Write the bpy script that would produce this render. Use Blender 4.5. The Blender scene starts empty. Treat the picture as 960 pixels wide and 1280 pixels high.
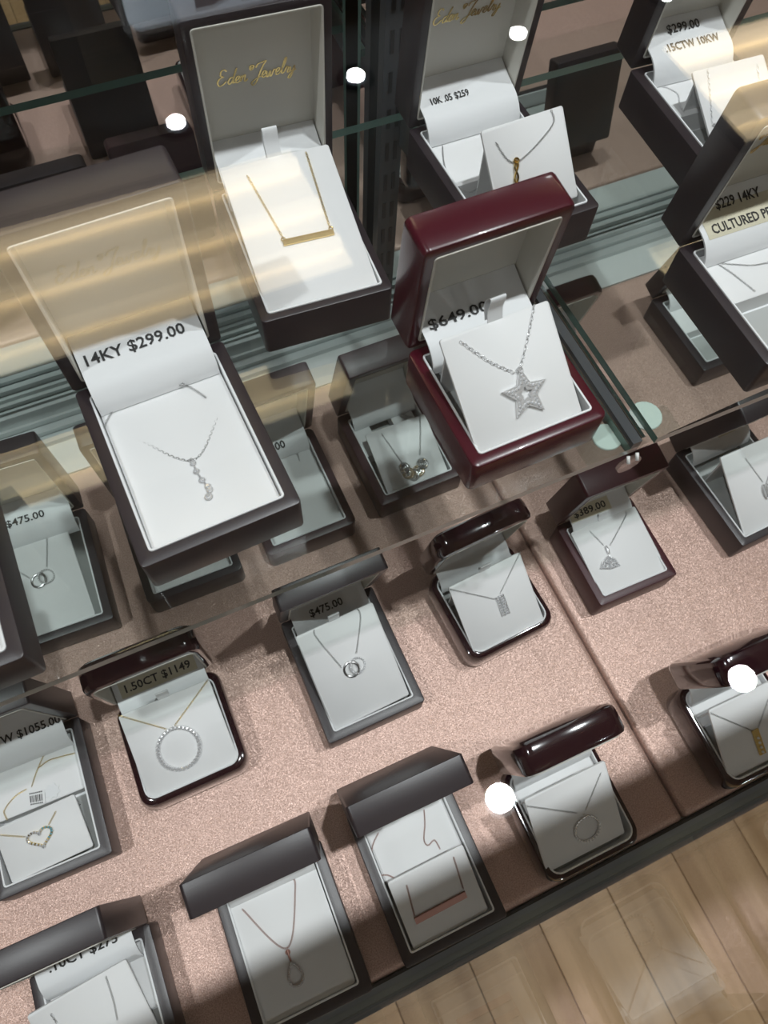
import bpy, bmesh, math, random
from mathutils import Vector, Matrix
random.seed(7)
S = bpy.context.scene
COL = S.collection
PI = math.pi

# ------------------------------------------------------------------ camera
CAM_F, PITCH, YAW, ROLL, CAM_Z = 941.91, 1.131940, 0.501442, 0.087578, 0.614847   # focal length in pixels of a 960-wide frame
fw = Vector((math.sin(YAW)*math.cos(PITCH), math.cos(YAW)*math.cos(PITCH), -math.sin(PITCH)))
r0 = Vector((math.cos(YAW), -math.sin(YAW), 0)); u0 = r0.cross(fw)
cr = math.cos(ROLL)*r0 + math.sin(ROLL)*u0
cu = -math.sin(ROLL)*r0 + math.cos(ROLL)*u0
cd = bpy.data.cameras.new('camera'); cam = bpy.data.objects.new('camera', cd); COL.objects.link(cam)
cam.matrix_world = Matrix(((cr.x, cu.x, -fw.x, 0), (cr.y, cu.y, -fw.y, 0), (cr.z, cu.z, -fw.z, CAM_Z), (0, 0, 0, 1)))
cd.sensor_fit = 'HORIZONTAL'; cd.sensor_width = 36; cd.lens = CAM_F/960*36
cd.clip_start = .005; cd.clip_end = 50
cd.dof.use_dof = True; cd.dof.focus_distance = .47; cd.dof.aperture_fstop = 19
S.camera = cam

S.cycles.transparent_max_bounces = 32      # stacked panes of glass

# ------------------------------------------------------------------ world, exposure, lamps
S.view_settings.view_transform = 'Standard'; S.view_settings.look = 'None'
S.view_settings.gamma = 1; S.view_settings.use_curve_mapping = False
S.view_settings.exposure = 0.04
wd = bpy.data.worlds.new('world'); S.world = wd; wd.use_nodes = True
wd.node_tree.nodes['Background'].inputs[0].default_value = (.9, .85, .78, 1)
wd.node_tree.nodes['Background'].inputs[1].default_value = .05
CEIL, FLOOR = 2.14, -.80
# downlights on a regular grid: (column, row, watts)
SPOTS = [(.319 + .603*k, y, w) for y, ks, w in ((-2.15, (-2, 0, 2), 3.0), (-.01, (-2, 0, 1), 15.5), (2.13, range(-1, 4), 1.6)) for k in ks]
for x, y, w in SPOTS:
    ld = bpy.data.lights.new('downlight_lamp', 'AREA'); ld.shape = 'DISK'; ld.size = .055
    ld.energy = w; ld.color = (.93, .97, 1.0)
    lo = bpy.data.objects.new('downlight_lamp', ld); COL.objects.link(lo); lo.location = (x, y, CEIL - .012)

# ------------------------------------------------------------------ materials
def mat(name, base, rough=.5, metal=0, spec=.5, coat=0, emit=None, estr=0, sheen=0):
    m = bpy.data.materials.new(name); m.use_nodes = True
    b = m.node_tree.nodes['Principled BSDF']
    b.inputs['Base Color'].default_value = (*base, 1); b.inputs['Roughness'].default_value = rough
    b.inputs['Metallic'].default_value = metal; b.inputs['Specular IOR Level'].default_value = spec
    b.inputs['Coat Weight'].default_value = coat; b.inputs['Coat Roughness'].default_value = .03
    b.inputs['Sheen Weight'].default_value = sheen
    if emit: b.inputs['Emission Color'].default_value = (*emit, 1); b.inputs['Emission Strength'].default_value = estr
    return m
def nd(m, t, **k):
    n = m.node_tree.nodes.new(t)
    for a, v in k.items(): setattr(n, a, v)
    return n
def lk(m, a, b): m.node_tree.links.new(a, b)
def pos_noise(m, scale, detail=3, stretch=(1, 1, 1)):
    g = nd(m, 'ShaderNodeNewGeometry'); mp = nd(m, 'ShaderNodeMapping'); mp.inputs['Scale'].default_value = stretch
    lk(m, g.outputs['Position'], mp.inputs['Vector'])
    n = nd(m, 'ShaderNodeTexNoise'); n.inputs['Scale'].default_value = scale; n.inputs['Detail'].default_value = detail
    lk(m, mp.outputs[0], n.inputs['Vector']); return n
def vary(m, noise, c0, c1, lo=.3, hi=.7):
    r = nd(m, 'ShaderNodeValToRGB'); r.color_ramp.elements[0].position = lo; r.color_ramp.elements[1].position = hi
    r.color_ramp.elements[0].color = (*c0, 1); r.color_ramp.elements[1].color = (*c1, 1)
    lk(m, noise.outputs['Fac'], r.inputs['Fac']); lk(m, r.outputs[0], m.node_tree.nodes['Principled BSDF'].inputs['Base Color'])
def bump(m, noise, strength, dist=.001, prev=None):
    b = nd(m, 'ShaderNodeBump'); b.inputs['Strength'].default_value = strength; b.inputs['Distance'].default_value = dist
    lk(m, noise.outputs['Fac'], b.inputs['Height'])
    if prev: lk(m, prev.outputs[0], b.inputs['Normal'])
    lk(m, b.outputs[0], m.node_tree.nodes['Principled BSDF'].inputs['Normal']); return b
def glass(name, tint, f0=.04, coat=1.0):
    m = bpy.data.materials.new(name); m.use_nodes = True; t = m.node_tree; t.nodes.clear()
    out = nd(m, 'ShaderNodeOutputMaterial'); mix = nd(m, 'ShaderNodeMixShader')
    tr = nd(m, 'ShaderNodeBsdfTransparent'); tr.inputs[0].default_value = (*tint, 1)
    gl = nd(m, 'ShaderNodeBsdfGlossy'); gl.inputs['Roughness'].default_value = 0; gl.inputs[0].default_value = (1, 1, 1, 1)
    g = nd(m, 'ShaderNodeNewGeometry'); d = nd(m, 'ShaderNodeVectorMath', operation='DOT_PRODUCT')
    lk(m, g.outputs['Normal'], d.inputs[0]); lk(m, g.outputs['Incoming'], d.inputs[1])
    def ma(op, a, b):
        n = nd(m, 'ShaderNodeMath', operation=op)
        for i, v in enumerate((a, b)):
            if v is None: continue
            if isinstance(v, (int, float)): n.inputs[i].default_value = v
            else: lk(m, v, n.inputs[i])
        return n.outputs[0]
    c = ma('ABSOLUTE', d.outputs['Value'], None); q = ma('SUBTRACT', 1, c); q = ma('POWER', q, 5)
    f = ma('MULTIPLY', ma('ADD', ma('MULTIPLY', q, 1 - f0), f0), coat)                   # Schlick reflectance of one glass face
    lk(m, f, mix.inputs[0]); lk(m, tr.outputs[0], mix.inputs[1]); lk(m, gl.outputs[0], mix.inputs[2]); lk(m, mix.outputs[0], out.inputs[0])
    return m

M = {}
M['matte'] = mat('matte_plum_leatherette', (.025, .017, .021), .37, spec=.65)
bump(M['matte'], pos_noise(M['matte'], 1500, 2), .15, .0003)
M['matte_red'] = mat('matte_maroon_leatherette', (.046, .017, .021), .40, spec=.55)
bump(M['matte_red'], pos_noise(M['matte_red'], 1500, 2), .15, .0003)
M['gloss'] = mat('glossy_dark_burgundy_lacquer', (.020, .0045, .008), .10, spec=.6, coat=.8)
M['burgundy'] = mat('burgundy_satin_lacquer', (.062, .004, .012), .25, spec=.45, coat=.15)
M['burgundy_matte'] = mat('burgundy_leatherette', (.055, .010, .016), .38, spec=.5)
M['white'] = mat('white_satin_lining', (.78, .79, .80), .55, sheen=.2)
M['shade'] = mat('shaded_grey_well', (.42, .43, .42), .8)  # well floor greyed for the shade down in the recess
M['lidlin'] = mat('ivory_satin_lid_lining', (.66, .64, .58), .5)
M['card'] = mat('white_pad', (.80, .80, .80), .6)
bump(M['card'], pos_noise(M['card'], 2500, 2), .06, .0002)
M['label'] = mat('ivory_price_label', (.62, .58, .44), .45)
M['ink'] = mat('black_print', (.012, .012, .013), .6)
M['gilt'] = mat('gold_foil', (.62, .47, .19), .25, metal=1)
M['silver'] = mat('silver', (.80, .80, .81), .30, metal=.7)
M['steel'] = mat('dark_silver', (.52, .52, .52), .28, metal=1)
M['gold'] = mat('gold', (.83, .62, .24), .2, metal=1)
M['rose'] = mat('rose_gold', (.42, .22, .18), .38, metal=.6)
M['stone'] = mat('diamond', (.86, .87, .89), .06, metal=.5, spec=1.0)
M['champagne'] = mat('champagne_stone', (.60, .48, .33), .08, metal=.6, spec=.9)
M['aqua'] = mat('blue_stone', (.25, .55, .65), .08, metal=.4)
M['fabric'] = mat('rose_satin_fabric', (.50, .31, .26), .36, spec=.6, metal=.30, sheen=.1)
f = M['fabric']; vary(f, pos_noise(f, 1100, 1), (.47, .29, .235), (.70, .485, .41), .34, .70)
b0 = bump(f, pos_noise(f, 9, 4, (1, .35, 1)), .55, .006)
vo = nd(f, 'ShaderNodeTexVoronoi'); vo.inputs['Scale'].default_value = 2600; gf = nd(f, 'ShaderNodeNewGeometry'); lk(f, gf.outputs['Position'], vo.inputs['Vector'])
v1 = nd(f, 'ShaderNodeVectorMath', operation='SUBTRACT'); v1.inputs[1].default_value = (.5, .5, .5); lk(f, vo.outputs['Color'], v1.inputs[0])
v2 = nd(f, 'ShaderNodeVectorMath', operation='SCALE'); v2.inputs['Scale'].default_value = .40; lk(f, v1.outputs[0], v2.inputs[0])
v3 = nd(f, 'ShaderNodeVectorMath', operation='ADD'); lk(f, b0.outputs[0], v3.inputs[0]); lk(f, v2.outputs[0], v3.inputs[1])
v4 = nd(f, 'ShaderNodeVectorMath', operation='NORMALIZE'); lk(f, v3.outputs[0], v4.inputs[0])
lk(f, v4.outputs[0], f.node_tree.nodes['Principled BSDF'].inputs['Normal'])       # woven metallic thread: each cell tilts its own way
M['laminate'] = mat('grey_white_laminate', (.55, .56, .55), .35)
M['alu'] = mat('brushed_aluminium', (.58, .61, .61), .38, metal=.55)
M['chrome'] = mat('chrome', (.72, .74, .75), .08, metal=1)
M['black'] = mat('black_metal', (.015, .015, .016), .3)
M['trim'] = mat('dark_grey_trim', (.06, .065, .07), .3)
M['lip'] = mat('blue_grey_trim', (.30, .33, .36), .35)
M['signgrey'] = mat('backlit_blue_grey_panel', (.3, .35, .4), .4, emit=(.62, .74, .86), estr=.95)
M['mirror'] = mat('mirror_silvering', (.72, .74, .73), .0, metal=1)
M['edge'] = mat('green_glass_edge', (.10, .17, .145), .12, spec=.6)
M['edge_pale'] = mat('pale_glass_edge', (.30, .34, .32), .10, spec=.8)
M['glass_top'] = glass('clear_top_glass', (.985, .99, .985))
M['glass_front'] = glass('clear_coated_front_glass', (.985, .99, .985), .04, .55)
M['glass_shelf'] = glass('clear_shelf_glass', (.95, .975, .965))
M['plastic'] = mat('milky_plastic', (.62, .70, .66), .35)
M['clearplastic'] = glass('clear_plastic', (.93, .95, .94), .06)
M['cabinet'] = mat('dark_wood_laminate', (.05, .032, .025), .4)
M['wood'] = mat('oak_plank', (.5, .36, .24), .35)
w = M['wood']; oi = nd(w, 'ShaderNodeObjectInfo'); gp = nd(w, 'ShaderNodeNewGeometry')
mp = nd(w, 'ShaderNodeMapping'); mp.inputs['Scale'].default_value = (26, 2.2, 1); lk(w, gp.outputs['Position'], mp.inputs['Vector'])
cb = nd(w, 'ShaderNodeCombineXYZ'); ml = nd(w, 'ShaderNodeMath', operation='MULTIPLY'); ml.inputs[1].default_value = 40
lk(w, oi.outputs['Random'], ml.inputs[0]); lk(w, ml.outputs[0], cb.inputs[1]); lk(w, cb.outputs[0], mp.inputs['Location'])
nz = nd(w, 'ShaderNodeTexNoise'); nz.inputs['Scale'].default_value = 1; nz.inputs['Detail'].default_value = 5; lk(w, mp.outputs[0], nz.inputs['Vector'])
rp = nd(w, 'ShaderNodeValToRGB'); rp.color_ramp.elements[0].position = .3; rp.color_ramp.elements[1].position = .72
rp.color_ramp.elements[0].color = (.45, .265, .125, 1); rp.color_ramp.elements[1].color = (.76, .50, .275, 1)
lk(w, nz.outputs['Fac'], rp.inputs[0])
hs = nd(w, 'ShaderNodeHueSaturation'); mr = nd(w, 'ShaderNodeMapRange'); mr.inputs[3].default_value = .82; mr.inputs[4].default_value = 1.12
lk(w, oi.outputs['Random'], mr.inputs[0]); lk(w, mr.outputs[0], hs.inputs['Value']); lk(w, rp.outputs[0], hs.inputs['Color'])
lk(w, hs.outputs[0], w.node_tree.nodes['Principled BSDF'].inputs['Base Color'])
M['wall'] = mat('beige_paint', (.55, .49, .40), .7)
M['ceiling'] = mat('ceiling_paint', (.42, .40, .37), .8)
M['fixture'] = mat('dark_fixture', (.04, .04, .04), .5)
M['tube'] = mat('warm_tube', (.9, .8, .6), .5, emit=(1.0, .80, .52), estr=3.3)
M['diffuser'] = mat('warm_diffuser', (.8, .75, .6), .5, emit=(1.0, .80, .52), estr=2.2)

# ------------------------------------------------------------------ mesh helpers (all points in scene coordinates)
class MB:
    def __init__(s): s.v = []; s.f = []; s.mi = []; s.sm = []
    def add(s, vs, fs, mi=0, smooth=False):
        o = len(s.v); s.v += [tuple(v) for v in vs]
        for q in fs: s.f.append(tuple(i + o for i in q)); s.mi.append(mi); s.sm.append(smooth)
    def loft(s, loops, cap0=False, cap1=False, mi=0, closed=True, smooth=False):
        n = len(loops[0]); vs = [p for l in loops for p in l]; fs = []
        for a in range(len(loops) - 1):
            for i in range(n if closed else n - 1):
                j = (i + 1) % n; fs.append((a*n + i, a*n + j, a*n + n + j, a*n + n + i))
        if cap0: fs.append(tuple(reversed(range(n))))
        if cap1: fs.append(tuple((len(loops) - 1)*n + i for i in range(n)))
        s.add(vs, fs, mi, smooth)
    def box(s, x0, x1, y0, y1, z0, z1, mi=0):
        s.add([(x, y, z) for z in (z0, z1) for y in (y0, y1) for x in (x0, x1)],
              [(0, 2, 3, 1), (4, 5, 7, 6), (0, 1, 5, 4), (2, 6, 7, 3), (0, 4, 6, 2), (1, 3, 7, 5)], mi)
    def tube(s, pts, r, k=6, cap=True, closed=False, mi=0):
        pts = [Vector(p) for p in pts]; n = len(pts); loops = []; ref = None
        for i, p in enumerate(pts):
            t = (pts[(i + 1) % n] - pts[i - 1]) if closed else (pts[min(i + 1, n - 1)] - pts[max(i - 1, 0)])
            t = t.normalized() if t.length > 1e-12 else Vector((0, 0, 1))
            if ref is None: ref = t.orthogonal().normalized()
            ref = (ref - t*ref.dot(t)); ref = ref.normalized() if ref.length > 1e-9 else t.orthogonal().normalized()
            b = t.cross(ref); rr = r[i] if isinstance(r, (list, tuple)) else r
            loops.append([p + (ref*math.cos(a) + b*math.sin(a))*rr for a in [2*PI*q/k for q in range(k)]])
        if closed: loops.append(loops[0])
        s.loft(loops, cap and not closed, cap and not closed, mi, smooth=True)
    def ball(s, c, r, k=6, h=4, mi=0, flat=True, ax=None):
        c = Vector(c); loops = []
        X, Y, Z = ax or (Vector((1, 0, 0)), Vector((0, 1, 0)), Vector((0, 0, 1)))
        for a in range(1, h):
            th = PI*a/h; loops.append([c + (X*math.cos(2*PI*q/k)*math.sin(th) + Y*math.sin(2*PI*q/k)*math.sin(th) - Z*math.cos(th))*r for q in range(k)])
        s.loft(loops, True, True, mi, smooth=not flat)
    def build(s, name, mats, parent=None, sharp=None, recalc=True):
        me = bpy.data.meshes.new(name)
        L = root_loc(parent)
        me.from_pydata([(x - L.x, y - L.y, z - L.z) for x, y, z in s.v], [], s.f)
        if not isinstance(mats, (list, tuple)): mats = [mats]
        for m in mats: me.materials.append(m)
        me.polygons.foreach_set('material_index', s.mi); me.polygons.foreach_set('use_smooth', s.sm)
        if recalc:
            bm = bmesh.new(); bm.from_mesh(me); bmesh.ops.recalc_face_normals(bm, faces=bm.faces); bm.to_mesh(me); bm.free()
        if sharp: me.polygons.foreach_set('use_smooth', [True]*len(me.polygons)); me.set_sharp_from_angle(angle=math.radians(sharp))
        me.update()
        o = bpy.data.objects.new(name, me); COL.objects.link(o)
        if parent: o.parent = parent
        return o
LOC = {}
def root_loc(o):
    L = Vector((0, 0, 0))
    while o: L = L + LOC.get(o.name, Vector((0, 0, 0))); o = o.parent
    return L
def thing(name, loc, label, cat, group=None):
    o = bpy.data.objects.new(name, None); COL.objects.link(o); o.location = loc; o.empty_display_size = .01
    LOC[o.name] = Vector(loc); o['label'] = label; o['category'] = cat
    if group: o['group'] = group
    return o
def tag(o, label, cat, group=None):
    o['label'] = label; o['category'] = cat
    if group: o['group'] = group
    return o
def stuff(o): o['kind'] = 'stuff'; return o
def structure(o): o['kind'] = 'structure'; return o
def rrect(x0, x1, y0, y1, r, n=4):
    r = max(r, 1e-5); out = []
    for cx, cy, a in ((x1 - r, y0 + r, -90), (x1 - r, y1 - r, 0), (x0 + r, y1 - r, 90), (x0 + r, y0 + r, 180)):
        for i in range(n + 1):
            t = math.radians(a + 90*i/max(n, 1) + (45 if n == 0 else 0)); out.append((cx + r*math.cos(t), cy + r*math.sin(t)))
    return out
def spline(pts, step=6):
    pts = [Vector(p) for p in pts]
    if len(pts) < 3: return pts
    out = []
    for i in range(len(pts) - 1):
        p0, p1, p2, p3 = pts[max(i - 1, 0)], pts[i], pts[i + 1], pts[min(i + 2, len(pts) - 1)]
        for k in range(step):
            t = k/step
            out.append(.5*((2*p1) + (p2 - p0)*t + (2*p0 - 5*p1 + 4*p2 - p3)*t*t + (3*p1 - p0 - 3*p2 + p3)*t**3))
    return out + [pts[-1]]
def resample(pts, d):
    pts = [Vector(p) for p in pts]; out = [pts[0].copy()]; acc = 0
    for a, b in zip(pts, pts[1:]):
        L = (b - a).length
        if L < 1e-9: continue
        t = d - acc
        while t <= L: out.append(a + (b - a)*(t/L)); t += d
        acc = L - (t - d)
    return out
# x, y, rotation, width, depth, height, lid depth, rim, lid angle (metres, radians)
BOX = {
 'D1': (-0.223, -0.0729, -0.0135, 0.0809, 0.0982, 0.0265, 0.0183, 0.0066, 1.5462),
 'D2': (-0.0975, -0.0737, -0.0181, 0.0801, 0.1006, 0.0265, 0.0198, 0.0069, 1.414),
 'D3': (0.0073, -0.0733, -0.0053, 0.0778, 0.1051, 0.0265, 0.0189, 0.0065, 1.3754),
 'D4': (0.1212, -0.0707, -0.0068, 0.0776, 0.0817, 0.0285, 0.0208, 0.0043, 1.4202),
 'D5': (0.2758, -0.0705, -0.0167, 0.0785, 0.0806, 0.0286, 0.0208, 0.0047, 1.3683),
 'D6': (-0.2312, 0.0778, -0.0252, 0.08, 0.1023, 0.0264, 0.019, 0.0065, 1.4631),
 'D7': (-0.124, 0.0926, -0.0026, 0.0812, 0.0797, 0.0286, 0.0202, 0.005, 1.4858),
 'D8': (0.0159, 0.0822, 0.0033, 0.0803, 0.1025, 0.0264, 0.0163, 0.0066, 1.3317),
 'D9': (0.1428, 0.093, 0.0504, 0.0795, 0.079, 0.0286, 0.0184, 0.0047, 1.399),
 'D10': (0.2613, 0.093, -0.0202, 0.0749, 0.0781, 0.0279, 0.0214, 0.0062, 1.4214),
 'D11': (-0.1839, 0.2451, -0.0403, 0.08, 0.1045, 0.0266, 0.019, 0.0064, 1.5144),
 'D12': (-0.0759, 0.2418, -0.0119, 0.0803, 0.102, 0.0263, 0.019, 0.0063, 1.4835),
 'D13': (0.0275, 0.2424, 0.0046, 0.0802, 0.1029, 0.0262, 0.0197, 0.0068, 1.3449),
 'D14': (0.133, 0.2482, 0.0076, 0.0803, 0.0984, 0.026, 0.0211, 0.0073, 1.2914),
 'D15': (0.307, 0.2679, 0.0019, 0.0785, 0.0778, 0.0285, 0.0192, 0.005, 1.3716),
 'D16': (0.4776, 0.257, -0.0053, 0.08, 0.0947, 0.0264, 0.0167, 0.0076, 1.3373),
 'D17': (0.4035, 0.0902, 0.0293, 0.08, 0.1016, 0.0262, 0.019, 0.0061, 1.25),
 'S1': (-0.0413, 0.1564, 0.035, 0.0821, 0.1088, 0.0274, 0.0231, 0.0061, 1.541),
 'S2': (0.0611, 0.2705, -0.0612, 0.078, 0.106, 0.0272, 0.022, 0.0046, 1.509),
 'S3': (0.1284, 0.1426, 0.0137, 0.0816, 0.0803, 0.0263, 0.022, 0.0062, 1.4852),
 'S4': (0.2027, 0.2754, 0.0071, 0.0816, 0.1059, 0.0276, 0.022, 0.0054, 1.4835),
 'S5': (0.3665, 0.2823, -0.0434, 0.0817, 0.0974, 0.0274, 0.022, 0.0068, 1.4835),
 'S6': (0.3087, 0.1363, -0.0164, 0.0805, 0.0926, 0.0272, 0.022, 0.0061, 1.4835),
 'S7': (-0.1805, 0.1357, 0.0093, 0.0805, 0.1035, 0.0275, 0.022, 0.0062, 1.4835),
}
# centre offset, yaw, front edge, front height, tilt, length, width
PAD = {
 'S1': (-0.0007, -0.01, 0.0076, 0.0244, -0.0349, 0.076, 0.0655),
 'S2': (-0.0006, -0.0031, 0.0067, 0.0254, 0.2893, 0.0919, 0.0659),
 'S3': (-0.0022, 0.0111, 0.0072, 0.0237, 0.5865, 0.0625, 0.064),
 'S4': (0.0039, 0.0291, 0.0111, 0.0279, 0.8068, 0.052, 0.0558),
 'S5': (0.0011, 0.005, 0.0104, 0.0265, 0.49, 0.0511, 0.0555),
 'D1': (-0.0027, 0.0864, 0.0324, 0.0236, 0.4167, 0.0522, 0.0648),
 'D2': (-0.001, 0, 0.0085, 0.0235, 0.0349, 0.082, 0.064),
 'D3': (-0.0004, 0.011, 0.008, 0.0242, 0.4247, 0.05, 0.0575),
 'D4': (-0.0042, 0.0002, 0.0089, 0.0259, 0.6316, 0.062, 0.0651),
 'D5': (-0.0016, 0.003, 0.0074, 0.0262, 0.5232, 0.058, 0.0664),
 'D6': (-0.0003, 0.0389, 0.0087, 0.024, 0.2992, 0.0388, 0.0569),
 'D7': (-0.0, -0.0049, 0.0055, 0.0266, 0.3655, 0.065, 0.0684),
 'D8': (-0.0006, 0.0313, 0.0085, 0.0242, 0.538, 0.0797, 0.0634),
 'D9': (-0.0019, 0.0145, 0.005, 0.0263, 0.6036, 0.0616, 0.0656),
 'D10': (0.0007, 0.0182, 0.0065, 0.0258, 0.1784, 0.0601, 0.064),
 'D11': (0.0006, 0.0598, 0.0076, 0.0239, 0.0316, 0.0827, 0.0522),
 'D14': (-0.0, -0.0312, 0.008, 0.0234, 0.2917, 0.0576, 0.0585),
 'D17': (0.0013, -0.0174, 0.0071, 0.0245, 0.5236, 0.0728, 0.0656),
}
# necklaces on the pads (mm, pad coordinates)
NECK = {
 'S1': {'c':[[[-19.78,62.98],[1.45,39.47],[23.08,60.93]]],'q':[[0.79,37.58],[0.74,32.43],[1.66,26.38],[2.96,21.72],[3.24,19.57],[1.37,16.1]]},
 'S2': {'c':[[[-19.02,83.31],[-11.0,41.15]],[[18.53,89.44],[16.95,40.99]]],'q':[[-12.02,38.01],[18.15,37.27]]},
 'S3': {'c':[[[-21.84,58.49],[-9.96,43.61],[2.24,32.85]],[[23.29,62.7],[14.81,48.84],[4.94,34.51]]],'q':[[3.28,21.54],[4.1,33.5]]},
 'S4': {'c':[[[-20.56,43.96],[-10.33,30.18],[17.69,42.84],[19.11,51.68]]],'q':[[-9.97,30.09],[-12.55,19.48]]},
 'S5': {'c':[[[-16.87,49.6],[-20.2,33.63],[-24.35,15.85]],[[20.44,45.32],[16.65,27.62],[12.41,10.48]]],'q':[[-24.35,15.85],[-14.75,9.27],[5.34,0.37]]},
 'D1': {'c':[[[17.88,49.31],[15.7,33.22],[12.68,20.59]],[[-19.44,46.05],[-18.62,38.64]]],'q':[]},
 'D2': {'c':[[[-23.43,71.07],[-3.58,36.76],[14.28,68.5],[14.78,76.7]]],'q':[[-3.8,36.14],[-2.21,27.26],[-4.79,18.79]]},
 'D3': {'c':[[[-17.46,42.82],[-20.23,20.04]],[[19.52,45.27],[17.77,20.89]]],'q':[[-21.03,18.06],[18.17,18.32]]},
 'D4': {'c':[[[-32.3,57.65],[2.04,33.8]],[[26.93,55.32],[7.62,32.55]]],'q':[[5.18,19.12],[15.66,13.59]]},
 'D5': {'c':[[[-32.68,56.06],[-2.81,27.51]],[[16.74,45.86],[0.6,26.65]]],'q':[[-1.79,28.39],[-0.88,7.9]]},
 'D6': {'c':[[[-24.68,33.85],[-9.97,25.49]],[[13.6,33.04],[5.41,25.9]]],'q':[[-1.36,21.36],[-9.38,26.86],[8.66,22.33]]},
 'D7': {'c':[[[-33.73,65.86],[-6.22,43.39]],[[33.46,64.87],[-0.02,43.19]]],'q':[[-2.57,26.83],[11.44,20.66]]},
 'D8': {'c':[[[-17.19,78.88],[-17.55,72.37],[-8.73,42.84]],[[18.9,80.61],[18.59,72.33],[5.13,48.11]]],'q':[[-2.52,39.16],[2.86,39.98],[3.11,36.43]]},
 'D9': {'c':[[[-32.99,60.91],[-0.37,35.73]],[[33.04,61.72],[4.8,38.05]]],'q':[[3.63,37.18],[3.25,19.94]]},
 'D10': {'c':[[[-16.06,55.31],[-10.4,39.08]],[[21.39,59.41],[18.65,54.37],[-5.83,37.24]]],'q':[[-9.3,35.65],[-11.36,29.86],[-22.86,23.07],[-6.03,19.18]]},
 'D11': {'c':[[[-23.85,66.24],[-12.65,50.65]],[[7.87,86.51],[8.81,78.71],[2.18,54.54]]],'q':[[-6.52,45.64],[-0.09,46.49],[0.44,42.5]]},
 'D14': {'c':[[[-15.1,52.83],[-7.46,21.32]],[[23.44,56.58],[19.15,44.11],[9.94,22.91]]],'q':[[-7.71,16.8],[-5.93,11.57],[-1.99,8.64],[3.7,10.46],[9.55,15.32]]},
 'D17': {'c':[[[-9.92,63.43],[-0.15,37.49]],[[9.44,43.52],[2.16,35.11]]],'q':[[-1.21,30.43],[2.26,25.34]]},
}
LOOSE = {
 'S1': [[[51.9,93.87],[55.43,89.99],[58.6,85.16],[61.4,79.41]],[[20.67,92.71],[15.4,92.42],[10.62,88.14],[6.2,82.19]]],
 'S4': [[[16.5,87.87],[10.28,73.09],[7.22,59.02],[9.84,49.68],[13.39,44.51],[20.45,46.1],[28.52,54.92]]],
 'S5': [[[15.52,79.88],[20.33,75.63],[23.17,68.58],[19.92,61.09],[17.98,55.8],[17.63,50.02]]],
 'S6': [[[49.12,64.88],[38.59,66.68],[29.74,70.79],[23.19,74.01],[19.1,76.55],[23.44,65.87],[28.54,48.29]]],
 'D3': [[[53.93,85.49],[50.4,76.6],[45.31,67.16],[46.66,62.7],[52.21,64.12],[53.47,56.06]],[[17.1,84.85],[10.22,79.2],[5.94,72.52]],[[5.88,59.31],[12.2,56.79],[16.71,51.61]]],
 'D6': [[[53.11,93.24],[51.29,87.52],[46.98,82.52],[40.83,74.11],[35.83,65.68]],[[32.19,65.89],[25.68,64.86],[19.98,61.94],[15.26,58.06],[14.48,55.48],[15.79,49.74]],[[43.25,77.34],[50.78,79.72],[57.75,79.29],[70.97,77.52]]],
 'D13': [[[57.42,90.26],[58.59,83.49],[57.83,75.82]]],
 'D14': [[[55.28,88.13],[58.77,78.08],[65.52,73.29]],[[55.28,88.13],[55.0,78.76],[58.96,73.28]]],
}
EXTRA = {'tag': [[33.3, 62.88], [44.39, 60.82], [42.9, 51.22], [32.52, 53.55]], 'clasp': [[46.2, 94.1], [35.26, 93.83]], 'S1clasp': [[51.9, 93.87]]}

# ------------------------------------------------------------------ room shell
RX0, RX1, RY0, RY1 = -3.4, 4.2, -3.2, 4.6
def slab(name, x0, x1, y0, y1, z0, z1, m):
    b = MB(); b.box(x0, x1, y0, y1, z0, z1); return structure(b.build(name, m))
floor = slab('floor', RX0, RX1, RY0, RY1, FLOOR - .05, FLOOR - .004, M['cabinet'])
slab('ceiling', RX0, RX1, RY0, RY1, CEIL, CEIL + .05, M['ceiling'])
slab('wall_left', RX0 - .05, RX0, RY0, RY1, FLOOR - .05, CEIL, M['wall']); slab('wall_right', RX1, RX1 + .05, RY0, RY1, FLOOR - .05, CEIL, M['wall'])
slab('wall_front', RX0, RX1, RY0 - .05, RY0, FLOOR - .05, CEIL, M['wall']); slab('wall_back', RX0, RX1, RY1, RY1 + .05, FLOOR - .05, CEIL, M['wall'])
PW, X0 = .1318, .1152
plank_me = None
for i in range(-13, 18):
    for j in range(-3, 4):
        x, y = X0 + i*PW, -.95 + j*1.22 + .135*(i*2 % 3)
        if y > .6 or y < -3.1: continue
        if plank_me is None:
            b = MB(); b.loft([[(px, py, z) for px, py in rrect(ins, PW - ins, ins, 1.22 - ins, .0005, 0)] for z, ins in ((-.004, .0006), (-.0009, .0006), (0, .0016))], False, True)
            o = b.build('plank', M['wood'], None); plank_me = o.data
        else:
            o = bpy.data.objects.new('plank', plank_me); COL.objects.link(o)
        o.parent = floor; o.location = (x, y, FLOOR)
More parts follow.
